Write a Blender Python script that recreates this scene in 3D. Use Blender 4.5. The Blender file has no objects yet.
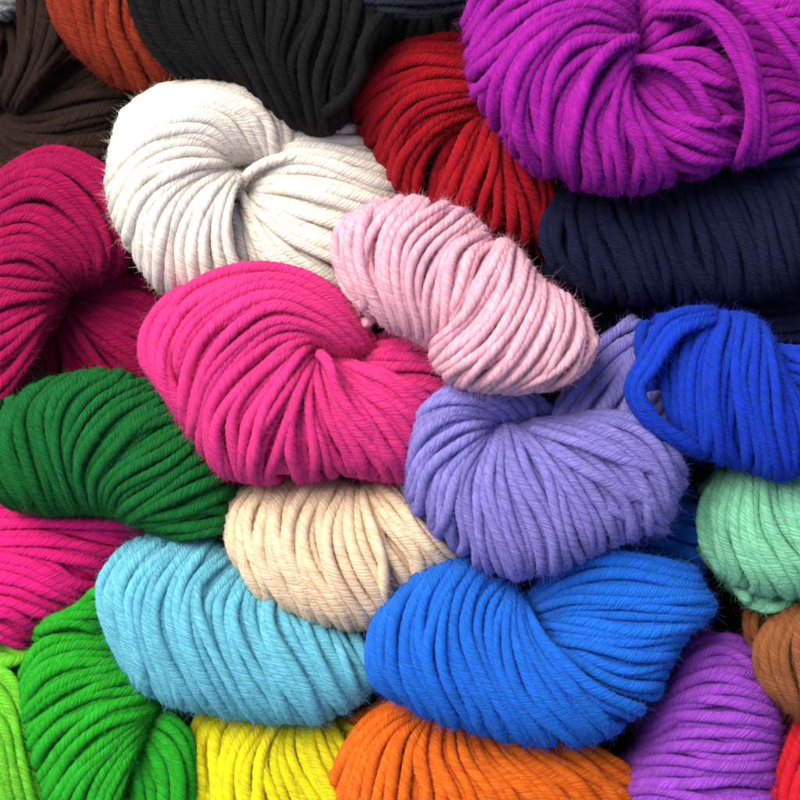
import bpy, math
import numpy as np
from mathutils import Vector

ZS, HS = 1.5, 1.18        # how far the skeins stand above one another, how round they are
S = 0.0003                 # metres per photo pixel (a strand is about 4 mm thick)
D = 2600.0                 # camera height above the heap, in the same pixel unit
ZREF = 130.0
rng = np.random.default_rng(7)

sc = bpy.context.scene
col = sc.collection

# ------------------------------------------------------------------ materials
def lin(c):
    c = np.array(c, float)/255.0
    return np.where(c <= 0.04045, c/12.92, ((c+0.055)/1.055)**2.4)

def yarn_mat(name, rgb, sheen=0.05, var=0.44, bump=1.0, soft=0.14):
    m = bpy.data.materials.new(name); m.use_nodes = True
    nt = m.node_tree; nt.nodes.clear()
    N = nt.nodes.new; L = nt.links.new
    out = N('ShaderNodeOutputMaterial')
    b = N('ShaderNodeBsdfPrincipled')
    at = N('ShaderNodeAttribute'); at.attribute_name = 'fib'
    n1 = N('ShaderNodeTexNoise'); n1.inputs['Scale'].default_value = 1.3; n1.inputs['Detail'].default_value = 3
    n1.inputs['Roughness'].default_value = 0.65
    L(at.outputs['Vector'], n1.inputs['Vector'])
    n2 = N('ShaderNodeTexNoise'); n2.inputs['Scale'].default_value = 0.12; n2.inputs['Detail'].default_value = 2
    L(at.outputs['Vector'], n2.inputs['Vector'])
    c = lin(rgb)
    hi = np.clip(c*1.18 + 0.012, 0, 0.93); lo = c*(1-var)
    r1 = N('ShaderNodeValToRGB')
    r1.color_ramp.elements[0].position = 0.36; r1.color_ramp.elements[0].color = (*lo, 1)
    r1.color_ramp.elements[1].position = 0.66; r1.color_ramp.elements[1].color = (*hi, 1)
    L(n1.outputs['Fac'], r1.inputs['Fac'])
    mr = N('ShaderNodeMapRange'); mr.inputs['From Min'].default_value = .3; mr.inputs['From Max'].default_value = .7
    mr.inputs['To Min'].default_value = 0.80; mr.inputs['To Max'].default_value = 1.12
    L(n2.outputs['Fac'], mr.inputs['Value'])
    hs = N('ShaderNodeHueSaturation')
    mh = N('ShaderNodeMapRange'); mh.inputs['From Min'].default_value = .3; mh.inputs['From Max'].default_value = .7
    mh.inputs['To Min'].default_value = 0.496; mh.inputs['To Max'].default_value = 0.504
    L(n2.outputs['Fac'], mh.inputs['Value']); L(mh.outputs['Result'], hs.inputs['Hue'])
    L(mr.outputs['Result'], hs.inputs['Value']); L(r1.outputs['Color'], hs.inputs['Color'])
    L(hs.outputs['Color'], b.inputs['Base Color'])
    b.inputs['Roughness'].default_value = 0.72
    b.inputs['Subsurface Weight'].default_value = soft; b.inputs['Subsurface Radius'].default_value = (1, .85, .8); b.inputs['Subsurface Scale'].default_value = 4*S
    b.inputs['Specular IOR Level'].default_value = 0.10
    b.inputs['Sheen Weight'].default_value = sheen
    b.inputs['Sheen Roughness'].default_value = 0.4
    b.inputs['Sheen Tint'].default_value = (*np.clip(c*0.6+0.4*np.max(c), 0, 1), 1)
    # twisted plies: ridges that run along the helix, and finer fibres between them
    sx = N('ShaderNodeSeparateXYZ'); L(at.outputs['Vector'], sx.inputs[0])
    def math_(op, a, b_=None):
        q = N('ShaderNodeMath'); q.operation = op
        for k, x in enumerate((a, b_)):
            if x is None: continue
            if isinstance(x, (int, float)): q.inputs[k].default_value = x
            else: L(x, q.inputs[k])
        return q.outputs[0]
    ang = math_('ARCTAN2', sx.outputs['Y'], sx.outputs['X'])
    wob = math_('MULTIPLY', n2.outputs['Fac'], 5.0)
    rid = math_('ABSOLUTE', math_('SINE', math_('ADD', math_('MULTIPLY', ang, 3.0), wob)))
    hgt = math_('ADD', math_('MULTIPLY', rid, 0.95), math_('MULTIPLY', n1.outputs['Fac'], 2.0))
    bp = N('ShaderNodeBump'); bp.inputs['Strength'].default_value = bump
    bp.inputs['Distance'].default_value = 1.25*S
    L(hgt, bp.inputs['Height']); L(bp.outputs['Normal'], b.inputs['Normal'])
    L(b.outputs[0], out.inputs['Surface'])
    # loose fibres: thin, so light passes through them
    m2 = bpy.data.materials.new(name+' fibre'); m2.use_nodes = True
    nt = m2.node_tree; nt.nodes.clear(); N = nt.nodes.new; L = nt.links.new
    out = N('ShaderNodeOutputMaterial'); mx = N('ShaderNodeMixShader'); mx.inputs[0].default_value = .45
    df = N('ShaderNodeBsdfDiffuse'); tr = N('ShaderNodeBsdfTranslucent')
    fc = np.clip(c*1.05+0.03+0.04*np.max(c), 0, 0.93)  # paler than the wool, standing in for light the fibres catch
    df.inputs[0].default_value = (*fc, 1); tr.inputs[0].default_value = (*fc, 1)
    L(df.outputs[0], mx.inputs[1]); L(tr.outputs[0], mx.inputs[2]); L(mx.outputs[0], out.inputs[0])
    return m, m2

# ------------------------------------------------------------------ curves
def catmull(P, t):
    """P (n,k) control points, t in [0,n-1] -> points"""
    n = len(P)
    Pe = np.vstack([2*P[0]-P[1], P, 2*P[-1]-P[-2]])
    i = np.clip(np.floor(t).astype(int), 0, n-2); f = (t-i)
    sh = f.shape + (1,)*(P.ndim-1); f = f.reshape(sh)
    p0, p1, p2, p3 = Pe[i], Pe[i+1], Pe[i+2], Pe[i+3]
    return 0.5*((2*p1)+(-p0+p2)*f+(2*p0-5*p1+4*p2-p3)*f*f+(-p0+3*p1-3*p2+p3)*f**3)

K = 33
def resample(pts, shrink):
    P = np.array(pts, float)
    q = catmull(P, np.linspace(0, len(P)-1, 120))
    d = np.r_[0, np.cumsum(np.linalg.norm(np.diff(q, axis=0), axis=1))]
    a, b = shrink, d[-1]-shrink
    s = np.linspace(a, max(b, a+1), K)
    return np.stack([np.interp(s, d, q[:, 0]), np.interp(s, d, q[:, 1])], 1)

def smooth_noise(n, waves, r):
    x = np.linspace(0, 1, n); v = np.zeros(n)
    for w in waves:
        v += np.sin(2*np.pi*(w*(0.7+0.6*r.random())*x+r.random()))*(1/len(waves))
    return v

class Buf:
    def __init__(s): s.v=[]; s.f=[]; s.a=[]; s.n=0; s.mi=[]
    def add(s, v, f, a, mi=0):
        s.mi.append(np.full(len(f), mi, np.int32)); s.v.append(v); s.f.append(f+s.n); s.a.append(a); s.n += len(v)

def tube(buf, P, R, ply=3, pitch=34.0, seg=16, seed=0.0, amp=0.09, flat=None):
    """P (m,3) centreline, R (m,) radius; plied cross-section"""
    m = len(P)
    T = np.gradient(P, axis=0); T /= np.linalg.norm(T, axis=1)[:, None]+1e-9
    nrm = np.zeros_like(P)
    up = np.array([0.13, 0.21, 0.97]); u0 = up-T[0]*np.dot(up, T[0]); u0 /= np.linalg.norm(u0)
    nrm[0] = u0
    for i in range(1, m):
        w = nrm[i-1]-T[i]*np.dot(nrm[i-1], T[i]); nrm[i] = w/(np.linalg.norm(w)+1e-9)
    bi = np.cross(T, nrm)
    s = np.r_[0, np.cumsum(np.linalg.norm(np.diff(P, axis=0), axis=1))]
    th = np.linspace(0, 2*np.pi, seg, endpoint=False)
    tw = 2*np.pi*s/pitch + seed
    A = th[None, :]+tw[:, None]*0
    ph = th[None, :]-tw[:, None]
    prof = np.abs(np.cos(ply*ph/2))**0.8
    r = R[:, None]*((1-amp)+amp*2*(prof-0.5)+amp*0.0)
    V = P[:, None, :]+r[..., None]*(np.cos(A)[..., None]*nrm[:, None, :]+np.sin(A)[..., None]*bi[:, None, :])
    i = np.arange(m-1)[:, None]; j = np.arange(seg)[None, :]; jn = (j+1) % seg
    F = np.stack([i*seg+j, i*seg+jn, (i+1)*seg+jn, (i+1)*seg+j], -1).reshape(-1, 4)
    at = np.stack([np.cos(ph)*7, np.sin(ph)*7, np.broadcast_to((s*0.10)[:, None]+seed*37, ph.shape)], -1)
    buf.add(V.reshape(-1, 3), F, at.reshape(-1, 3))

def fuzz(buf, P, R, r, dens, lmin=2.5, lmax=10, width=0.11, zmin=-1e9, out=0.35):
    """short stray wool fibres lying on and standing off one strand"""
    m = len(P)
    L = np.sum(np.linalg.norm(np.diff(P, axis=0), axis=1))
    k = r.poisson(L*dens)
    if k == 0: return
    idx = r.integers(1, m-1, k)
    T = P[np.minimum(idx+1, m-1)]-P[idx-1]; T /= np.linalg.norm(T, axis=1)[:, None]+1e-9
    d = r.normal(size=(k, 3)); d[:, 2] = d[:, 2]*0.8+0.4
    d -= T*np.sum(d*T, 1)[:, None]; d /= np.linalg.norm(d, axis=1)[:, None]
    keep = (P[idx, 2] > zmin) & (d[:, 2] > -0.55)
    idx, T, d = idx[keep], T[keep], d[keep]; k = len(idx)
    if k == 0: return
    root = P[idx]+d*(R[idx]*0.9)[:, None]
    sd = np.cross(T, d)
    dirn = d*(out+0.35*np.abs(r.normal(size=(k, 1))))+T*r.normal(size=(k, 1))*0.8+sd*r.normal(size=(k, 1))*0.6
    dirn /= np.linalg.norm(dirn, axis=1)[:, None]
    bend = r.normal(size=(k, 3)); bend /= np.linalg.norm(bend, axis=1)[:, None]
    ln = lmin+(lmax-lmin)*r.random(k)**3.0
    nr = 9 if lmax > 12 else 4
    t = np.linspace(0, 1, nr)
    C = root[:, None]+dirn[:, None]*(ln[:, None]*t)[..., None]+bend[:, None]*(ln[:, None]*0.9*t**2)[..., None]
    wv = np.cross(bend, dirn); ph0 = r.random((k, 1))*6.28; fr = 4+5*r.random((k, 1))
    C = C+(wv[:, None]*((np.sin(fr*t+ph0)-np.sin(ph0))*ln[:, None]*0.13)[..., None] if lmax > 12 else 0)
    side = np.cross(dirn, r.normal(size=(k, 3))); side /= np.linalg.norm(side, axis=1)[:, None]+1e-9
    w = width*(1-0.6*t)[None, :, None]
    side2 = np.cross(side, dirn)[:, None]; side = side[:, None]
    V = np.stack([C+side*w, C-side*w*0.5+side2*w*.87, C-side*w*0.5-side2*w*.87], 2).reshape(-1, 3)
    base = (np.arange(k)*3*nr)[:, None, None]
    i = (np.arange(nr-1)*3)[None, :, None]; j = np.arange(3)[None, None, :]; jn = (j+1) % 3
    F = np.stack([base+i+j, base+i+jn, base+i+3+jn, base+i+3+j], -1).reshape(-1, 4)
    buf.add(V, F, np.zeros((len(V), 3)), 1)

def to_world(V, zc):
    """photo pixels -> metres; one constant factor per bundle for its distance"""
    k = (D-(zc-ZREF))/D
    W = np.empty_like(V)
    W[:, 0] = (V[:, 0]-400)*k*S; W[:, 1] = (400-V[:, 1])*k*S; W[:, 2] = V[:, 2]*S
    return W

def mesh_from(buf, name, mat, zc):
    V = np.concatenate(buf.v); F = np.concatenate(buf.f); A = np.concatenate(buf.a)
    V = to_world(V, zc)
    me = bpy.data.meshes.new(name)
    me.vertices.add(len(V)); me.vertices.foreach_set('co', V.astype(np.float32).ravel())
    # pixel y points down, so the winding is flipped once here
    F = F[:, ::-1]
    me.loops.add(F.size); me.loops.foreach_set('vertex_index', F.astype(np.int32).ravel())
    me.polygons.add(len(F)); me.polygons.foreach_set('loop_start', np.arange(0, F.size, 4, dtype=np.int32))
    me.update(calc_edges=True)
    me.polygons.foreach_set('use_smooth', np.ones(len(F), bool))
    at = me.attributes.new('fib', 'FLOAT_VECTOR', 'POINT'); at.data.foreach_set('vector', A.astype(np.float32).ravel())
    me.polygons.foreach_set('material_index', np.concatenate(buf.mi))
    me.materials.append(mat[0]); me.materials.append(mat[1])
    return me

# ------------------------------------------------------------------ a bundle of strands
def bundle(mat, guides, z0=0, H=50, R=6.6, sp=11.6, hu=(0.62, 0.93, 1, 1, 1, 0.93, 0.62), zu=(0, 0),
           zt=(0, 0), Hb=None, dens=3.0, wander=0.46, lo=-55, hi=235, shrink=None, stray=0.2, layers=2,
           core=True, n=None, seed=None, amp=0.09, pitch=27.0, p=0.8, fl=(2.2, 8), name='strand_bundle', cut=None):
    r = np.random.default_rng(int(abs(guides[0][0][0]*13+guides[0][0][1]*7+len(guides)*101))+(seed or 0))
    R *= 0.93; sp *= 0.89
    z0 = z0*ZS; H = H*HS; zu = [a*ZS for a in zu]
    if Hb is None: Hb = max(H, 55)
    sh = R*0.75 if shrink is None else shrink
    G = np.stack([resample(g, sh) for g in guides])           # (g,K,2)
    ng = len(G)
    if ng > 1:
        dd = np.linalg.norm(G[1:, 6:-6]-G[:-1, 6:-6], axis=2)
        step = np.maximum(np.percentile(dd, 62, axis=1), 1.0)
        U = np.r_[0, np.cumsum(step)]; tot = U[-1]; U = U/tot
    else:
        U = np.array([0., 1.]); tot = 1; G = np.concatenate([G, G+0.01]); ng = 2
    if n is None: n = max(2, int(round(tot/sp))+1)
    du = 1.0/max(n-1, 1)
    def xy(u, s):
        """u, s arrays (m,) -> (m,2)"""
        g = np.interp(np.clip(u, 0, 1), U, np.arange(ng)); 
        gi = np.clip(np.floor(g).astype(int), 0, ng-2); gf = (g-gi)[:, None]
        k = np.clip(s, 0, 1)*(K-1); ki = np.clip(np.floor(k).astype(int), 0, K-2); kf = (k-ki)[:, None]
        Ge = np.concatenate([[2*G[0]-G[1]], G, [2*G[-1]-G[-2]]])
        def row(a): return Ge[a, ki]*(1-kf)+Ge[a, ki+1]*kf
        p0, p1, p2, p3 = row(gi), row(gi+1), row(gi+2), row(gi+3)
        m1 = (p2-p0)*.5; m2 = (p3-p1)*.5
        if ng > 3:                # limit the overshoot
            lim = np.linalg.norm(p2-p1, axis=1)[:, None]*1.5+1e-6
            for mm in (m1, m2):
                l = np.linalg.norm(mm, axis=1)[:, None]+1e-9; mm *= np.minimum(1, lim/l)
        f = gf
        out = (2*f**3-3*f*f+1)*p1+(f**3-2*f*f+f)*m1+(-2*f**3+3*f*f)*p2+(f**3-f*f)*m2
        return out
    hux = np.linspace(0, 1, len(hu)); zux = np.linspace(0, 1, len(zu))
    ztx = np.linspace(0, 1, len(zt))
    def place(u, phi, inset):
        c, sn = np.cos(phi), np.sin(phi)
        s = (1-c)/2
        h = np.interp(u, hux, hu)
        q = xy(u, s)
        hh = np.where(sn > 0, H*h, Hb*(0.5+0.5*h))-inset
        hh = np.maximum(hh, 2)
        z = z0+np.interp(u, zux, zu)+np.interp(s, ztx, zt)+hh*np.sign(sn)*np.abs(sn)**p
        return q, z
    ptot = np.linalg.norm(np.diff(G[ng//2], axis=0), axis=1).sum()
    buf = Buf()
    zc = z0+H*0.7
    lo_, hi_ = math.radians(lo), math.radians(hi)
    for layer in range(layers):
        nn = n if layer == 0 else n-1
        for k in range(max(nn, 1)):
            m0 = 90
            phi = np.linspace(lo_, hi_, m0)
            u0 = (k+(0.5 if layer else 0))*du if n > 1 else 0.5
            u = np.full(m0, u0)+smooth_noise(m0, (0.6, 1.3, 2.4), r)*wander*du*1.6
            dz = smooth_noise(m0, (0.8, 1.9), r)*R*0.32+r.normal()*R*0.16
            if layer == 0 and n > 5 and r.random() < stray:
                x = np.linspace(-1, 1, m0); u = u+du*x*r.choice([-1, 1])*(0.9+0.9*r.random()); dz = dz+R*0.55
            if layer == 0 and r.random() < 0.14:      # a strand that has worked loose and rides up
                dz = dz+R*(0.5+0.5*r.random())*np.exp(-((np.linspace(0, 1, m0)-0.35-0.3*r.random())/0.13)**2)
            u = np.clip(u, -0.3*du, 1+0.3*du)
            q, z = place(u, phi, layer*R*1.02)
            if layer == 0 and n > 1:
                qa, _ = place(np.clip(u+du*.5, 0, 1), phi, 0); qb, _ = place(np.clip(u-du*.5, 0, 1), phi, 0)
                ws = np.linalg.norm(qa-qb, axis=1)/(np.clip(u+du*.5, 0, 1)-np.clip(u-du*.5, 0, 1))*du
                comp = np.clip(ws/sp, 0.0, 1.0)
            else: comp = np.ones(m0)
            rad = R*(0.54+0.46*comp**0.8)*(1+0.08*np.clip(r.normal(), -1.6, 1.6))
            if layer == 0: z = z+dz+(1-comp)*R*0.6*(1 if k % 2 else -1)
            else: z = z+dz*0.5
            P = np.column_stack([q, z])
            # resample evenly
            d = np.r_[0, np.cumsum(np.linalg.norm(np.diff(P, axis=0), axis=1))]
            st = 2.1 if layer == 0 else 3.2
            mm = max(8, int(d[-1]/st)); sN = np.linspace(0, d[-1], mm)
            P2 = np.column_stack([np.interp(sN, d, P[:, a]) for a in range(3)])
            for _ in range(2):
                P2[1:-1] = (P2[:-2]+2*P2[1:-1]+P2[2:])/4
            R2 = np.interp(sN, d, rad)
            R2 = R2*(1+0.09*smooth_noise(mm, (3, 7), r))
            tube(buf, P2, R2, seg=14 if layer == 0 else 8, seed=r.random()*6.28, amp=amp, pitch=pitch*(0.75+0.5*r.random()))
            if layer == 0 and dens > 0:
                fuzz(buf, P2, R2, r, dens, *fl, zmin=z0-12)
                fuzz(buf, P2, R2, r, dens*0.06, 5, 17, 0.08, z0-12, 0.5)
    if core:
        mu, mp = max(6, n), 40
        uu = np.linspace(0, 1, mu); pp = np.linspace(0, 2*np.pi, mp)
        rows = []
        for a in uu:
            q, z = place(np.full(mp, a), pp, R*2.0)
            c0 = q.mean(0); q = c0+(q-c0)*0.93
            rows.append(np.column_stack([q, z]))
        V = np.array(rows).reshape(-1, 3)
        i = np.arange(mu-1)[:, None]; j = np.arange(mp-1)[None, :]
        F = np.stack([i*mp+j, i*mp+j+1, (i+1)*mp+j+1, (i+1)*mp+j], -1).reshape(-1, 4)
        buf.add(V, F, V*0.5)
    return mesh_from(buf, name, mat, zc)

def strand(mat, path, R=6.6, dens=3.0, name='loose_strand', pitch=27.0, amp=0.09):
    """one loose strand through (x, y, z) points"""
    r = np.random.default_rng(int(abs(path[0][0]*31+path[0][1])))
    R *= 0.93
    path = [(a, b_, c_*ZS) for a, b_, c_ in path]
    P = catmull(np.array(path, float), np.linspace(0, len(path)-1, 300))
    d = np.r_[0, np.cumsum(np.linalg.norm(np.diff(P, axis=0), axis=1))]
    mm = int(d[-1]/2.0); sN = np.linspace(0, d[-1], mm)
    P2 = np.column_stack([np.interp(sN, d, P[:, a]) for a in range(3)])
    buf = Buf(); R2 = np.full(mm, R)*(1+0.05*smooth_noise(mm, (2, 5), r))
    R2[:3] *= (0.3, 0.7, 0.9); R2[-3:] *= (0.9, 0.7, 0.3)
    tube(buf, P2, R2, seed=r.random()*6, pitch=pitch, amp=amp); fuzz(buf, P2, R2, r, dens)
    return mesh_from(buf, name, mat, np.mean(P[:, 2]))

GROUP = 'yarn skeins heaped together'
def skein(colname, rgb, label, parts, **kw):
    """parts: list of (part name, kind, dict)"""
    mat = yarn_mat(colname+' wool', rgb, **kw)
    def mk(pn, kind, d):
        return strand(mat, name=pn, **d) if kind == 's' else bundle(mat, name=pn, **d)
    if len(parts) == 1:
        o = bpy.data.objects.new('yarn_skein', mk(*parts[0])); o.data.name = 'yarn_skein'; col.objects.link(o)
    else:
        o = bpy.data.objects.new('yarn_skein', None); col.objects.link(o)
        meshes = [(q[0], mk(*q)) for q in parts]
        # the empty stands at the thing's base
        c = np.zeros(3); lo = 1e9; w = 0
        for _, me in meshes[:1]:
            a = np.empty(len(me.vertices)*3, np.float32); me.vertices.foreach_get('co', a); a = a.reshape(-1, 3)
            c = a.mean(0); lo = a[:, 2].min()
        o.location = (float(c[0]), float(c[1]), float(lo)); o.empty_display_size = 0.01
        for pn, me in meshes:
            a = np.empty(len(me.vertices)*3, np.float32); me.vertices.foreach_get('co', a); a = a.reshape(-1, 3)
            a -= np.array(o.location, np.float32); me.vertices.foreach_set('co', a.ravel()); me.update()
            ch = bpy.data.objects.new(pn, me); col.objects.link(ch); ch.parent = o
    o['label'] = label; o['category'] = 'yarn'; o['group'] = GROUP
    return o

B = 'b'
SB = 'strand_bundle'; LS = 'loose_strand'
W = (1, 1)
#SKEINS
# 1 purple, top right
skein('purple', (184, 22, 182), 'large bright purple skein with tangled loops in the top right corner', [
 (SB, B, dict(z0=150, H=62, R=7.2, sp=13.6, stray=.32, wander=.55, hu=(.5, .85, 1, 1, 1, 1, 1, .9), guides=[
  [(640,-25),(560,-32),(490,-22),(466,20)], [(640,10),(590,-8),(520,10),(469,60)], [(640,24),(592,8),(535,28),(480,100)],
  [(640,28),(580,22),(527,72),(513,120),(540,168)], [(637,32),(573,45),(543,85),(542,140),(568,168)],
  [(642,38),(610,62),(578,105),(570,150),(578,180)], [(636,50),(610,100),(601,140),(612,190)],
  [(630,68),(625,110),(635,150),(645,190)], [(626,78),(638,118),(658,152),(676,182)]])),
 (SB, B, dict(z0=138, H=48, R=7.2, sp=13.6, stray=.4, wander=.6, hu=(.8, 1, 1, 1, .8), guides=[
  [(626,85),(645,130),(672,165),(705,174)], [(628,80),(655,125),(695,152),(738,156)],
  [(634,70),(675,100),(705,125),(745,143)], [(638,62),(690,72),(720,88),(752,105)], [(648,56),(695,52),(725,62),(755,72)]])),
 (SB, B, dict(z0=125, H=42, R=7.2, sp=13, guides=[
  [(640,66),(680,62),(720,40),(745,25)], [(640,58),(672,38),(710,20),(735,5)], [(640,46),(655,20),(690,0),(710,-20)], [(632,36),(640,5),(655,-15),(670,-40)]])),
 (SB, B, dict(z0=120, H=45, R=7.2, sp=13, guides=[
  [(735,165),(760,155),(785,145),(815,128)], [(740,140),(765,128),(795,118),(830,110)], [(735,100),(765,86),(795,92),(840,110)],
  [(735,70),(760,72),(800,78),(840,85)], [(735,35),(770,40),(800,55),(840,60)], [(735,10),(760,12),(800,8),(840,10)], [(735,-20),(760,-15),(800,-18),(840,-20)]])),
 (LS, 's', dict(path=[(640,34,180),(612,48,200),(590,75,208),(577,115,206),(573,150,190),(580,182,140)], R=7)),
 (LS, 's', dict(path=[(632,58,175),(662,64,190),(690,84,192),(712,115,186),(742,146,150)], R=7)),
 (LS, 's', dict(path=[(650,60,170),(690,76,182),(725,86,180),(748,92,140)], R=6.8)),
 (LS, 's', dict(path=[(655,112,170),(698,124,182),(728,122,176),(750,116,140)], R=6.8)),
 ('crossing_loop', B, dict(z0=150, H=62, R=7.2, sp=12, core=False, hu=(.9, 1, .9), guides=[
  [(655,8),(700,14),(728,50),(745,105),(745,162)], [(660,0),(705,2),(742,40),(762,100),(768,158)]])),
 ('crossing_loop', B, dict(z0=150, H=48, R=7.2, sp=12, core=False, hu=(1, 1), n=2, guides=[
  [(700,-15),(740,2),(772,35),(800,80),(815,110)], [(715,-25),(760,-2),(790,30),(818,75),(830,110)]])),
])
# 2 charcoal
skein('charcoal', (15, 15, 16), 'charcoal black skein at the top edge, between the rust orange and red skeins', [
 (SB, B, dict(z0=110, H=50, R=7.0, sp=13, dens=2.2, hu=(.6, .9, 1, 1, 1, .9, .8), guides=[
  [(118,-60),(132,0),(150,42),(178,70)], [(160,-60),(168,5),(190,45),(218,76)], [(200,-60),(212,10),(225,50),(250,86)],
  [(250,-60),(250,20),(262,65),(288,120)], [(310,-60),(305,10),(285,60),(305,128)], [(350,-60),(338,30),(322,80),(326,132)],
  [(388,-60),(368,30),(355,75),(346,115)]])),
 (SB, B, dict(z0=10, H=45, R=7.0, sp=13, guides=[  # added low filler bundle, stands in for the black shade in this gap
  [(375,-30),(372,20),(368,60),(372,100)], [(430,-40),(425,10),(420,50),(425,90)], [(490,-40),(490,10),(485,50),(490,90)]])),
 (LS, 's', dict(path=[(392,0,120),(374,25,150),(362,52,160),(361,75,158),(346,98,150),(326,110,136),(308,112,100)], R=6.5)),
], sheen=.03)
# 3 rust
skein('rust', (162, 52, 22), 'rust orange skein at the top edge, partly under the charcoal black skein', [
 (SB, B, dict(z0=55, H=50, R=6.8, sp=12.5, guides=[
  [(42,-60),(50,0),(60,28),(76,50)], [(75,-60),(72,0),(84,40),(104,74)], [(105,-60),(96,0),(102,40),(122,84)],
  [(130,-60),(118,20),(130,60),(152,90)], [(160,-60),(135,20),(150,60),(180,88)], [(190,-60),(160,30),(180,65),(215,82)], [(215,-50),(190,40),(212,68),(250,80)]]))])
# 4 brown
skein('brown', (48, 30, 24), 'dark brown skein in the top left corner, left of the rust orange skein', [
 (SB, B, dict(z0=15, H=45, R=6.4, sp=11, dens=2.2, guides=[
  [(12,-60),(20,10),(18,55),(-10,98)], [(28,-60),(30,20),(22,65),(0,104)], [(48,-60),(42,20),(27,68),(4,108)], [(66,-50),(52,35),(34,76),(8,110)], [(95,25),(70,50),(40,82),(12,112)]])),
 (SB, B, dict(z0=-5, H=45, R=6.4, sp=11, dens=2.2, guides=[
  [(8,108),(40,84),(75,60),(115,40)], [(4,110),(40,103),(75,88),(130,62)], [(0,112),(30,118),(80,106),(150,88)], [(-5,116),(18,134),(70,140),(150,132)], [(-12,122),(6,148),(40,162),(120,172)], [(-30,130),(-12,165),(10,180),(60,195)]])),
 (SB, B, dict(z0=-30, H=40, R=6.4, sp=11, dens=2.2, guides=[
  [(-40,20),(-34,50),(-30,80),(-28,110)], [(-10,16),(-8,45),(-8,80),(-12,110)], [(18,18),(20,45),(10,80),(-2,110)]])),
], sheen=.03)
# 5 blue-grey sliver
skein('slate', (46, 51, 68), 'slate grey skein showing as a thin sliver at the top edge, above the red skein', [
 (SB, B, dict(z0=125, H=36, R=6.4, sp=11, hu=(.4, 1, 1, 1), guides=[
  [(325,-10),(360,8),(420,10),(490,-2)], [(320,-30),(360,-12),(420,-8),(490,-22)], [(320,-55),(360,-45),(420,-40),(490,-50)]]))])
# 6 pale corner
skein('pale', (250, 246, 230), 'pale off white skein end just visible in the extreme top left corner', [
 (SB, B, dict(z0=-5, H=30, R=6.4, sp=11, guides=[
  [(-60,-50),(-20,-45),(14,-40),(34,-30)], [(-60,-20),(-20,-22),(14,-16),(26,-8)], [(-60,0),(-20,0),(10,2),(20,6)], [(-60,14),(-20,12),(-5,12),(6,12)]]))])
# 7 white
skein('white', (244, 232, 220), 'creamy white skein coiled round a hollow, between the rust orange and the hot pink skeins', [
 (SB, B, dict(z0=88, H=58, R=7.2, sp=13, wander=.22, amp=.05, stray=.05, hu=(.85, 1, 1, 1, 1, 1, .9, .55), guides=[
  [(240,168),(230,200),(229,240),(244,300)], [(237,168),(215,200),(206,240),(214,300)], [(233,167),(200,195),(180,240),(184,296)],
  [(230,164),(190,185),(164,225),(158,290)], [(233,160),(185,166),(143,195),(127,250)], [(240,158),(195,140),(145,155),(106,205)],
  [(256,160),(220,118),(160,120),(104,155)], [(276,162),(262,115),(200,95),(118,110)], [(296,152),(288,108),(230,82),(150,86)]])),
 (SB, B, dict(z0=70, H=52, R=7.0, sp=12.5, wander=.22, amp=.05, stray=.05, hu=(.8, 1, 1, 1, 1, .8), guides=[
  [(246,172),(268,148),(300,122),(345,100)], [(241,180),(262,161),(310,155),(400,180)], [(240,187),(290,188),(340,198),(400,215)],
  [(240,190),(280,213),(325,233),(390,252)], [(239,192),(258,225),(285,258),(340,300)], [(236,194),(243,225),(250,258),(264,305)], [(232,194),(230,225),(232,258),(240,305)]])),
 (LS, 's', dict(path=[(238,186,70),(241,194,96),(250,213,106),(260,234,107),(270,254,103),(284,276,88)], R=5.6, amp=.05)),
 (LS, 's', dict(path=[(240,196,60),(242,184,92),(250,174,108),(270,163,112),(300,157,111),(330,160,106),(362,168,96),(400,182,70)], R=6.0)),
], var=.12, sheen=.03, bump=.7)
# 8 red
skein('red', (188, 4, 34), 'bright red skein between the charcoal, purple and pale pink skeins', [
 (SB, B, dict(z0=78, H=50, R=6.6, sp=12, guides=[
  [(378,68),(400,44),(435,36),(480,36)], [(355,100),(380,72),(420,58),(490,62)], [(354,132),(382,100),(430,76),(490,76)],
  [(374,160),(388,130),(422,103),(490,88)], [(396,192),(404,155),(435,122),(492,100)], [(418,210),(422,170),(448,132),(494,110)]])),
 (SB, B, dict(z0=70, H=50, R=6.6, sp=12, guides=[
  [(484,98),(452,132),(436,172),(430,220)], [(492,106),(474,145),(460,185),(455,225)], [(498,112),(490,150),(480,185),(475,235)],
  [(506,118),(500,150),(502,190),(510,245)], [(522,125),(516,160),(524,200),(532,248)], [(545,130),(542,160),(552,200),(562,240)]])),
])
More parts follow.
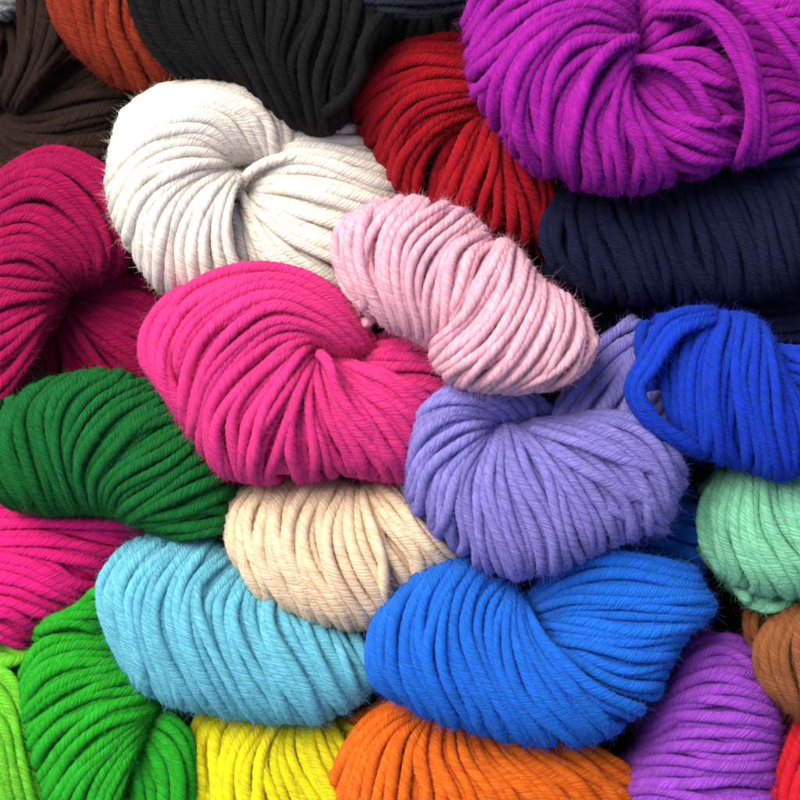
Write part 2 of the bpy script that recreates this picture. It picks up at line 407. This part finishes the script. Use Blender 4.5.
# 9 pale pink
skein('pale pink', (255, 180, 198), 'pale pink skein lying on top of the heap at the centre, above the lavender skein', [
 (SB, B, dict(z0=160, H=50, R=6.4, sp=11.2, hu=(.35, .8, 1, 1, 1, 1, .9), guides=[
  [(352,212),(336,235),(337,265),(350,296)], [(378,200),(352,225),(350,265),(374,318)], [(406,194),(376,225),(370,270),(394,330)],
  [(436,197),(403,235),(398,285),(410,337)], [(464,206),(425,245),(414,290),(424,342)], [(486,223),(450,245),(434,290),(430,345)], [(491,234),(462,255),(448,300),(440,345)], [(506,248),(492,285),(474,315),(455,350)]])),
 (SB, B, dict(z0=163, H=56, R=6.4, sp=11.2, hu=(.95, 1, 1, 1, .9, .7, .4), guides=[
  [(496,234),(484,280),(462,318),(430,347)], [(514,240),(503,280),(478,325),(434,364)], [(532,262),(520,300),(495,345),(452,384)],
  [(548,280),(542,320),(520,360),(480,391)], [(568,291),(566,330),(545,370),(512,392)], [(588,315),(586,345),(570,375),(542,389)], [(598,335),(596,350),(586,366),(572,378)]])),
 ('edge_strand', B, dict(z0=150, H=30, R=6.0, sp=9, core=False, n=2, guides=[
  [(338,250),(343,285),(368,312),(432,346)], [(345,262),(352,288),(378,308),(425,334)]])),
 (LS, 's', dict(path=[(380,312,130),(372,318,140),(366,323,143),(360,322,135),(362,316,125)], R=6)),
], var=.13, bump=.8)
# 10 navy
skein('navy', (19, 29, 67), 'dark navy blue skein on the right edge, between the purple and the royal blue skeins', [
 (SB, B, dict(z0=85, H=55, R=6.8, sp=12.5, dens=2.2, hu=(.4, .8, 1, 1, 1, 1, 1), guides=[
  [(556,195),(545,220),(546,250),(562,280)], [(585,178),(572,215),(578,258),(600,300)], [(615,172),(610,215),(622,258),(640,303)],
  [(650,165),(650,200),(664,250),(682,303)], [(690,158),(695,195),(714,248),(738,303)], [(725,158),(737,190),(760,240),(778,298)],
  [(760,155),(777,180),(793,218),(808,285)], [(795,150),(802,175),(820,215),(840,275)]])),
 (SB, B, dict(z0=95, H=40, R=6.6, sp=12, dens=2.2, guides=[
  [(735,180),(770,172),(800,176),(840,190)], [(740,165),(775,158),(805,158),(840,165)], [(745,150),(775,140),(805,138),(840,140)]])),
 (SB, B, dict(z0=20, H=45, R=6.6, sp=12, dens=.2, guides=[
  [(600,290),(640,280),(760,280),(850,270)], [(590,320),(640,315),(760,315),(850,305)], [(600,345),(660,348),(760,350),(850,345)]])),
], sheen=.03)
# 11 dark magenta
skein('deep magenta', (186, 0, 90), 'deep magenta skein gathered into a dark pinch, above the dark green skein', [
 (SB, B, dict(z0=45, H=58, R=6.8, sp=12.5, hu=(.55, .9, 1, 1, 1, 1, 1, 1, .8), guides=[
  [(-40,200),(40,150),(105,170),(140,225),(112,275)], [(-40,215),(40,175),(88,200),(110,245),(96,278)], [(-40,240),(30,212),(70,232),(90,258),(82,284)],
  [(-40,262),(20,244),(52,258),(75,287)], [(-40,280),(10,270),(42,278),(66,291)], [(-40,302),(10,300),(40,298),(62,294)],
  [(-40,345),(5,330),(35,315),(58,299)], [(-40,390),(8,362),(32,340),(52,308)], [(-15,412),(18,380),(34,355),(46,322)]])),
 (SB, B, dict(z0=-5, H=46, R=6.8, sp=12.5, guides=[
  [(70,286),(105,268),(145,245),(180,225)], [(64,290),(105,288),(145,283),(195,290)], [(64,294),(105,306),(145,320),(195,345)],
  [(62,298),(90,330),(125,358),(165,390)], [(54,310),(66,345),(85,380),(105,410)], [(46,322),(48,350),(46,380),(44,410)]])),
])
# 12 hot pink
skein('hot pink', (255, 56, 144), 'vivid hot pink skein left of centre, between the white and the peach skeins', [
 (SB, B, dict(z0=120, H=60, R=6.8, sp=12.3, hu=(.6, .85, 1, 1, 1, 1, 1, 1, .95), guides=[
  [(152,350),(186,290),(262,266),(332,290),(380,352)], [(164,388),(190,318),(262,283),(327,305),(376,354)],
  [(180,425),(203,345),(265,304),(321,319),(368,356)], [(200,456),(213,383),(268,325),(318,329),(358,358)], [(222,478),(216,415),(266,350),(312,336),(346,358)], [(240,484),(240,420),(282,366),(306,338),(328,346)],
  [(258,486),(270,430),(294,380),(316,345)], [(300,484),(290,445),(298,400),(316,350)]])),
 ('edge_strand', B, dict(z0=112, H=48, R=6.8, sp=12, hu=(.6, 1, 1), guides=[
  [(164,392),(143,357),(150,317),(182,286)], [(180,418),(155,365),(163,320),(205,284)], [(198,440),(172,375),(184,325),(230,290)]])),
 (SB, B, dict(z0=114, H=58, R=6.8, sp=12.3, hu=(.95, 1, 1, 1, .9), guides=[
  [(314,352),(300,400),(296,445),(306,484)], [(318,350),(320,400),(332,440),(348,478)], [(322,352),(345,400),(372,440),(405,482)],
  [(328,356),(356,382),(390,412),(428,455)], [(332,356),(370,368),(405,385),(448,415)]])),
 (SB, B, dict(z0=98, H=52, R=6.8, sp=12.3, guides=[
  [(335,385),(385,395),(420,405),(460,425)], [(340,368),(385,372),(420,375),(465,392)], [(348,358),(385,352),(420,350),(460,360)], [(356,352),(380,338),(410,328),(440,335)]])),
 (LS, 's', dict(path=[(318,352,150),(330,366,168),(338,390,168),(352,412,168),(380,442,158),(404,474,120)], R=6.4)),
], var=0.14)
# 13 royal blue
skein('royal blue', (2, 66, 216), 'royal blue skein with loose looped end at the right edge, above the mint green skein', [
 (SB, B, dict(z0=125, H=52, R=6.6, sp=12, guides=[
  [(685,318),(662,355),(666,405),(690,448)], [(718,312),(697,355),(694,400),(700,456)], [(736,310),(720,350),(712,400),(720,464)],
  [(752,312),(740,365),(742,410),(756,472)], [(764,318),(762,370),(768,420),(782,482)], [(772,332),(777,372),(792,420),(802,478)], [(778,348),(790,385),(812,420),(830,468)]])),
 (SB, B, dict(z0=105, H=40, R=6.6, sp=12, guides=[
  [(646,322),(639,345),(637,370),(640,400)], [(672,312),(655,340),(650,370),(655,415)], [(700,306),(690,330),(680,360),(675,430)]])),
 (SB, B, dict(z0=105, H=45, R=6.6, sp=12, guides=[
  [(768,346),(790,350),(810,350),(840,352)], [(770,366),(790,370),(812,374),(840,380)], [(775,386),(795,395),(815,402),(840,410)]])),
 ('folded_loop', B, dict(z0=130, H=52, R=6.4, sp=9, n=3, core=False, hu=(.85, 1, .95), guides=[
  [(722,308),(668,318),(640,362),(628,392),(652,428),(690,452)], [(726,318),(678,332),(652,368),(638,392),(660,424),(708,456)]])),
])
# 14 lavender
skein('lavender', (150, 142, 228), 'lavender skein fanned open right of centre, under the pale pink skein', [
 (SB, B, dict(z0=118, H=60, R=6.6, sp=11.6, hu=(.5, .85, 1, 1, 1, 1, 1, 1), guides=[
  [(436,398),(468,382),(512,386),(560,412)], [(410,432),(438,398),(485,398),(520,422)], [(406,468),(423,430),(460,410),(504,422)],
  [(410,504),(423,460),(455,430),(499,424)], [(430,530),(434,480),(458,445),(496,426)], [(458,554),(452,500),(465,460),(494,428)],
  [(490,576),(475,520),(475,475),(496,426)], [(520,583),(500,530),(488,480),(502,424)]])),
 (SB, B, dict(z0=118, H=60, R=6.6, sp=11.6, hu=(1, 1, 1, 1, 1, 1, .95, .85), guides=[
  [(500,422),(492,470),(506,530),(522,583)], [(508,418),(520,470),(542,530),(552,578)], [(512,422),(540,465),(563,520),(576,570)],
  [(518,424),(560,460),(590,505),(612,552)], [(521,424),(580,450),(622,492),(642,542)], [(526,422),(590,437),(640,478),(668,530)],
  [(536,422),(600,425),(650,452),(680,508)], [(552,422),(610,415),(655,430),(690,478)]])),
 (SB, B, dict(z0=90, H=52, R=6.6, sp=11.6, lo=-40, zt=(40, 10, -10), guides=[
  [(548,445),(562,398),(590,356),(640,314)], [(572,455),(592,405),(622,365),(664,335)], [(612,465),(630,420),(650,390),(688,360)], [(650,470),(664,436),(678,412),(705,390)]])),
 (SB, B, dict(z0=100, H=48, R=6.4, sp=11.6, hu=(.9, 1, .8), guides=[
  [(600,500),(640,505),(665,512),(676,520)], [(600,480),(640,488),(670,490),(684,488)], [(600,455),(640,450),(672,460),(690,468)]])),
 (LS, 's', dict(path=[(530,428,150),(575,442,170),(622,460,167),(664,474,150),(687,484,125),(682,492,100)], R=6)),
 (LS, 's', dict(path=[(545,446,160),(590,474,170),(630,494,160),(662,504,145),(676,510,125),(668,518,100)], R=6)),
 (LS, 's', dict(path=[(560,470,158),(600,504,160),(632,518,148),(656,527,135),(668,532,115),(655,540,95)], R=6)),
], var=.3)
# 15 dark green
skein('dark green', (8, 116, 48), 'dark green skein at the left edge, under the left end of the hot pink skein', [
 (SB, B, dict(z0=72, H=56, R=6.6, sp=11.6, hu=(.9, 1, 1, 1, 1, 1, .95, .85, .6), guides=[
  [(-30,402),(-26,440),(-14,480),(6,510)], [(8,395),(2,435),(12,480),(34,515)], [(42,380),(21,420),(27,465),(48,518)], [(75,373),(42,408),(44,455),(62,517)],
  [(104,370),(70,398),(59,445),(74,516)], [(134,376),(96,403),(68,455),(82,516)], [(165,392),(116,424),(84,468),(91,516)], [(192,415),(142,440),(104,478),(98,517)],
  [(210,438),(162,463),(122,490),(106,518)], [(226,462),(182,480),(145,500),(114,520)], [(234,485),(192,500),(155,512),(122,523)], [(234,508),(198,516),(165,524),(136,527)], [(230,528),(207,532),(185,535),(160,537)]])),
])
# 16 magenta pink left
skein('magenta pink', (250, 26, 134), 'magenta pink skein at the left edge, between the dark green and the bright green skeins', [
 (SB, B, dict(z0=30, H=52, R=6.8, sp=12.3, guides=[
  [(-50,495),(20,492),(90,498),(160,515)], [(-50,515),(30,514),(85,520),(150,530)], [(-50,535),(40,535),(85,545),(125,556)], [(-50,550),(30,556),(75,574),(102,586)],
  [(-50,568),(18,575),(58,596),(82,610)], [(-50,590),(8,592),(38,606),(66,618)], [(-50,615),(2,614),(22,624),(36,636)], [(-50,640),(-5,637),(12,643),(28,652)]]))], var=0.14)
# 17 peach
skein('peach', (255, 214, 182), 'cream peach skein between the hot pink and the sky blue skeins', [
 (SB, B, dict(z0=82, H=52, R=6.8, sp=12.3, hu=(.4, .85, 1, 1, 1, 1, .95, .8), guides=[
  [(258,486),(240,520),(242,562),(262,604)], [(285,480),(270,515),(274,560),(300,620)], [(318,475),(297,515),(302,565),(335,632)],
  [(338,478),(318,520),(325,570),(360,634)], [(352,484),(345,525),(358,572),(380,628)], [(362,486),(382,535),(398,562),(412,600)],
  [(376,484),(405,520),(430,548),(450,578)], [(396,481),(425,508),(448,535),(468,568)]])),
 ('edge_strand', B, dict(z0=60, H=45, R=6.4, sp=9, n=2, core=False, hu=(.8, 1), guides=[
  [(246,486),(229,510),(229,545),(246,580)], [(256,486),(236,512),(236,548),(254,586)]])),
], var=.1, sheen=.03, bump=.8)
# 18 sky blue
skein('sky blue', (116, 208, 240), 'light sky blue skein below the peach skein, left of the azure blue skein', [
 (SB, B, dict(z0=62, H=56, R=6.8, sp=12, hu=(.4, .8, 1, 1, 1, 1, 1, 1, .9, .8, .6), guides=[
  [(128,546),(99,580),(102,620),(115,660)], [(162,535),(122,580),(119,625),(140,694)], [(190,534),(150,580),(148,630),(172,712)], [(210,537),(175,582),(170,632),(206,718)],
  [(228,550),(198,590),(204,640),(242,724)], [(242,565),(215,602),(224,650),(262,727)], [(252,572),(240,610),(254,660),(288,728)], [(262,580),(263,620),(285,668),(318,728)],
  [(278,592),(292,630),(320,672),(344,718)], [(306,606),(328,640),(350,672),(362,706)], [(345,618),(356,640),(367,664),(374,690)]])),
], var=.26)
# 19 bright green
skein('bright green', (34, 184, 34), 'bright grass green skein in the bottom left, left of the yellow skein', [
 (SB, B, dict(z0=42, H=52, R=6.8, sp=12, hu=(.6, .9, 1, 1, 1, 1, 1, 1, .9), guides=[
  [(16,680),(36,648),(68,638),(120,640)], [(16,703),(40,670),(76,654),(120,656)], [(16,728),(45,690),(82,670),(130,670)],
  [(18,750),(55,710),(95,686),(145,684)], [(30,775),(60,727),(105,700),(152,696)], [(38,800),(70,747),(110,716),(156,708)], [(55,840),(80,775),(115,740),(152,716)],
  [(95,860),(98,795),(120,757),(146,724)], [(125,870),(112,815),(122,782),(138,740)]])),
 (SB, B, dict(z0=28, H=45, R=6.8, sp=12, guides=[
  [(142,716),(172,712),(190,745),(194,860)], [(142,724),(165,738),(178,772),(180,860)], [(136,734),(150,756),(162,788),(164,860)], [(128,745),(136,772),(142,800),(144,860)], [(118,760),(122,785),(125,810),(125,860)]])),
 ('top_loop', B, dict(z0=35, H=50, R=6.6, sp=11, guides=[
  [(26,648),(50,632),(80,630),(120,640)], [(34,630),(56,620),(80,616),(120,625)], [(60,622),(80,605),(96,592),(120,585)]])),
])
# 20 lime
skein('lime', (124, 234, 54), 'yellowish lime green skein at the bottom of the left edge, beside the bright green skein', [
 (SB, B, dict(z0=45, H=36, R=6.8, sp=12, guides=[
  [(-20,664),(10,676),(20,705),(26,745),(50,840)], [(-40,680),(3,715),(18,765),(34,850)], [(-40,705),(-8,745),(6,790),(16,860)], [(-50,750),(-22,785),(-12,820),(-8,860)]])),
 (SB, B, dict(z0=20, H=40, R=6.8, sp=11, guides=[
  [(-40,648),(0,648),(20,648),(40,652)], [(-40,668),(0,664),(20,664),(40,668)]])),
])
# 21 yellow
skein('yellow', (252, 228, 16), 'bright yellow skein at the bottom edge, left of the orange skein', [
 (SB, B, dict(z0=22, H=55, R=6.8, sp=12, hu=(.45, .85, 1, 1, 1, 1, 1, .8), guides=[
  [(206,708),(188,745),(190,785),(200,870)], [(236,704),(205,740),(206,785),(215,870)], [(260,706),(228,745),(222,790),(235,870)], [(274,708),(247,750),(242,795),(254,870)],
  [(286,710),(270,755),(284,805),(306,870)], [(296,712),(292,752),(312,800),(338,870)], [(312,712),(318,752),(336,795),(368,860)], [(328,712),(342,740),(360,775),(400,830)]])),
 ('edge_strand', B, dict(z0=10, H=45, R=6.4, sp=11, guides=[
  [(322,728),(350,738),(370,752),(400,770)], [(325,708),(350,716),(375,728),(405,740)]])),
], var=0.14)
# 22 orange
skein('orange', (255, 112, 12), 'vivid orange skein at the bottom edge, below the azure blue skein', [
 (SB, B, dict(z0=45, H=58, R=6.8, sp=12, hu=(.6, .9, 1, 1, 1, 1, 1, .9, .6), guides=[
  [(432,708),(392,706),(350,738),(324,800)], [(430,712),(392,720),(362,760),(345,850)], [(430,714),(404,735),(394,780),(392,870)],
  [(434,714),(424,750),(436,795),(450,870)], [(448,716),(448,755),(470,795),(500,870)], [(468,720),(480,755),(512,790),(555,860)],
  [(492,728),(522,755),(562,785),(610,840)], [(522,734),(562,755),(602,778),(640,815)], [(562,740),(592,750),(618,764),(645,785)]])),
 ('edge_strand', B, dict(z0=20, H=40, R=6.4, sp=11, core=False, n=2, guides=[
  [(338,722),(365,706),(392,700),(420,702)], [(345,732),(372,716),(395,712),(420,714)]])),
], var=0.14)
# 23 azure
skein('azure', (20, 118, 248), 'azure blue skein below the lavender skein, twisted at its middle, above the orange skein', [
 (SB, B, dict(z0=98, H=58, R=6.8, sp=12, hu=(.4, .85, 1, 1, 1, 1, 1, 1, .85), guides=[
  [(386,608),(366,642),(368,676),(390,700)], [(415,578),(387,622),(386,672),(412,713)], [(445,563),(410,608),(407,665),(442,728)],
  [(472,559),(445,600),(440,660),(478,738)], [(494,568),(470,600),(468,650),(512,747)], [(510,582),(492,620),(500,680),(548,751)],
  [(515,588),(515,640),(538,700),(586,750)], [(518,594),(530,640),(568,690),(618,740)], [(522,600),(545,640),(590,685),(648,716)]])),
 (SB, B, dict(z0=85, H=52, R=6.8, sp=12, hu=(.8, 1, 1, 1, 1, .9), guides=[
  [(545,645),(580,668),(620,688),(664,702)], [(540,640),(580,648),(630,667),(676,670)], [(534,630),(580,632),(640,642),(696,634)],
  [(530,620),(580,608),(650,610),(722,612)], [(528,612),(570,584),(630,580),(712,596)], [(526,604),(560,566),(610,554),(700,570)]])),
 (SB, B, dict(z0=30, H=45, R=6.6, sp=12, guides=[
  [(545,590),(590,562),(640,556),(715,575)], [(550,570),(600,545),(650,538),(720,555)], [(570,545),(620,525),(660,515),(715,525)], [(600,520),(640,500),(670,495),(705,500)]])),
], var=.3)
# 24 violet
skein('violet', (168, 78, 214), 'violet skein at the bottom edge, right of the orange skein, wound in level bands', [
 (SB, B, dict(z0=40, H=56, R=6.8, sp=12.3, hu=(1, 1, 1, 1, 1, .95, .9, .8, .4), guides=[
  [(588,880),(650,865),(720,868),(778,875)], [(600,838),(650,822),(720,828),(778,835)], [(612,802),(650,788),(720,794),(780,800)], [(624,774),(665,760),(720,764),(783,770)],
  [(638,756),(680,736),(730,744),(785,750)], [(648,738),(675,712),(730,712),(787,735)], [(652,716),(688,692),(730,688),(784,714)],
  [(664,706),(690,678),(725,670),(774,690)], [(676,684),(696,660),(725,652),(765,668)], [(688,660),(704,644),(725,638),(750,648)]])),
 (SB, B, dict(z0=5, H=50, R=6.6, sp=12, guides=[
  [(640,740),(646,700),(665,660),(700,625)], [(662,735),(664,700),(684,662),(715,632)]])),
], var=.26)
# 25 mint
skein('mint', (142, 226, 184), 'mint green skein on the right edge, under the royal blue skein', [
 (SB, B, dict(z0=78, H=54, R=6.6, sp=12, hu=(.4, .85, 1, 1, 1, 1), guides=[
  [(726,474),(706,505),(706,542),(722,574)], [(742,462),(726,500),(727,540),(746,590)], [(752,460),(742,508),(750,552),(780,600)],
  [(766,460),(760,508),(775,552),(812,600)], [(784,462),(782,508),(802,546),(840,590)], [(804,464),(806,500),(826,532),(860,570)]])),
 ('edge_strand', B, dict(z0=55, H=38, R=6.4, sp=9, n=2, core=False, guides=[
  [(728,572),(745,592),(765,602),(800,600)], [(732,582),(748,600),(768,609),(800,606)]])),
], var=.3)
# 26 tan
skein('tan', (152, 92, 52), 'tan brown skein on the right edge, below the mint green skein', [
 (SB, B, dict(z0=60, H=50, R=6.6, sp=11.6, hu=(.4, .9, 1, 1), guides=[
  [(780,618),(758,648),(766,682),(788,708)], [(796,604),(774,648),(784,688),(806,722)], [(815,596),(792,642),(802,688),(828,728)], [(838,594),(812,642),(824,690),(850,728)]])),
 ('edge_strand', B, dict(z0=30, H=36, R=6.2, sp=9, n=2, core=False, guides=[
  [(768,592),(749,612),(750,640),(768,662)], [(778,596),(758,616),(760,640),(775,655)]])),
], var=.2)
# 27 crimson
skein('crimson', (226, 14, 46), 'crimson skein just showing in the bottom right corner, right of the violet skein', [
 (SB, B, dict(z0=35, H=50, R=6.8, sp=12, hu=(.6, 1, 1), guides=[
  [(806,722),(788,755),(774,800),(778,870)], [(826,716),(806,755),(794,800),(798,870)], [(856,712),(834,755),(820,800),(825,870)]]))])

# ------------------------------------------------------------------ surface under the heap
bm = bpy.data.meshes.new('tabletop')
h = 0.6
import bmesh
b = bmesh.new(); bmesh.ops.create_grid(b, x_segments=8, y_segments=8, size=h); b.to_mesh(bm); b.free()
tt = bpy.data.objects.new('tabletop', bm); tt.location = (0, 0, -150*S); col.objects.link(tt); tt['kind'] = 'structure'
m = bpy.data.materials.new('gap shade cloth'); m.use_nodes = True
p = m.node_tree.nodes['Principled BSDF']; p.inputs['Roughness'].default_value = .95; p.inputs['Specular IOR Level'].default_value = 0
nz = m.node_tree.nodes.new('ShaderNodeTexNoise'); nz.inputs['Scale'].default_value = 900
rp = m.node_tree.nodes.new('ShaderNodeValToRGB'); rp.color_ramp.elements[0].color = (.0015, .0015, .0015, 1); rp.color_ramp.elements[1].color = (.004, .004, .004, 1)  # near black, so open gaps between skeins look deeply shaded
m.node_tree.links.new(nz.outputs['Fac'], rp.inputs['Fac']); m.node_tree.links.new(rp.outputs['Color'], p.inputs['Base Color'])
bm.materials.append(m)

# ------------------------------------------------------------------ light
EL, AZ = math.radians(50), math.radians(-42)     # AZ measured from +Y (top of the picture), negative = towards the left
d = Vector((math.sin(AZ)*math.cos(EL), math.cos(AZ)*math.cos(EL), math.sin(EL)))
sun = bpy.data.lights.new('sun', 'SUN'); sun.energy = 2.8; sun.angle = math.radians(42); sun.color = (1, .93, .83)
so = bpy.data.objects.new('sun', sun); so.rotation_euler = d.to_track_quat('Z', 'Y').to_euler(); so.location = d*1.0; col.objects.link(so)
w = bpy.data.worlds.new('World'); sc.world = w; w.use_nodes = True
nt = w.node_tree; bg = nt.nodes['Background']
sky = nt.nodes.new('ShaderNodeTexSky'); sky.sky_type = 'NISHITA'; sky.sun_disc = False
sky.sun_elevation = EL; sky.sun_rotation = AZ; sky.dust_density = 4; sky.air_density = 1.0; sky.ozone_density = 0.5
nt.links.new(sky.outputs[0], bg.inputs[0]); bg.inputs[1].default_value = 0.09

# ------------------------------------------------------------------ camera
cam = bpy.data.cameras.new('camera'); co = bpy.data.objects.new('camera', cam); col.objects.link(co)
dist = D*S
co.location = (0, 0, ZREF*S+dist)
cam.sensor_width = 36; cam.lens = 36*dist/(800*S)
cam.clip_start = 0.05; cam.clip_end = 20
cam.dof.use_dof = True; cam.dof.focus_distance = dist-55*S; cam.dof.aperture_fstop = 16
sc.camera = co

sc.render.engine = 'CYCLES'
sc.cycles.max_bounces = 8; sc.cycles.diffuse_bounces = 6
sc.view_settings.view_transform = 'Standard'; sc.view_settings.look = 'None'
sc.view_settings.exposure = 0.98; sc.view_settings.gamma = 1
sc.render.resolution_x = 1024; sc.render.resolution_y = 1024
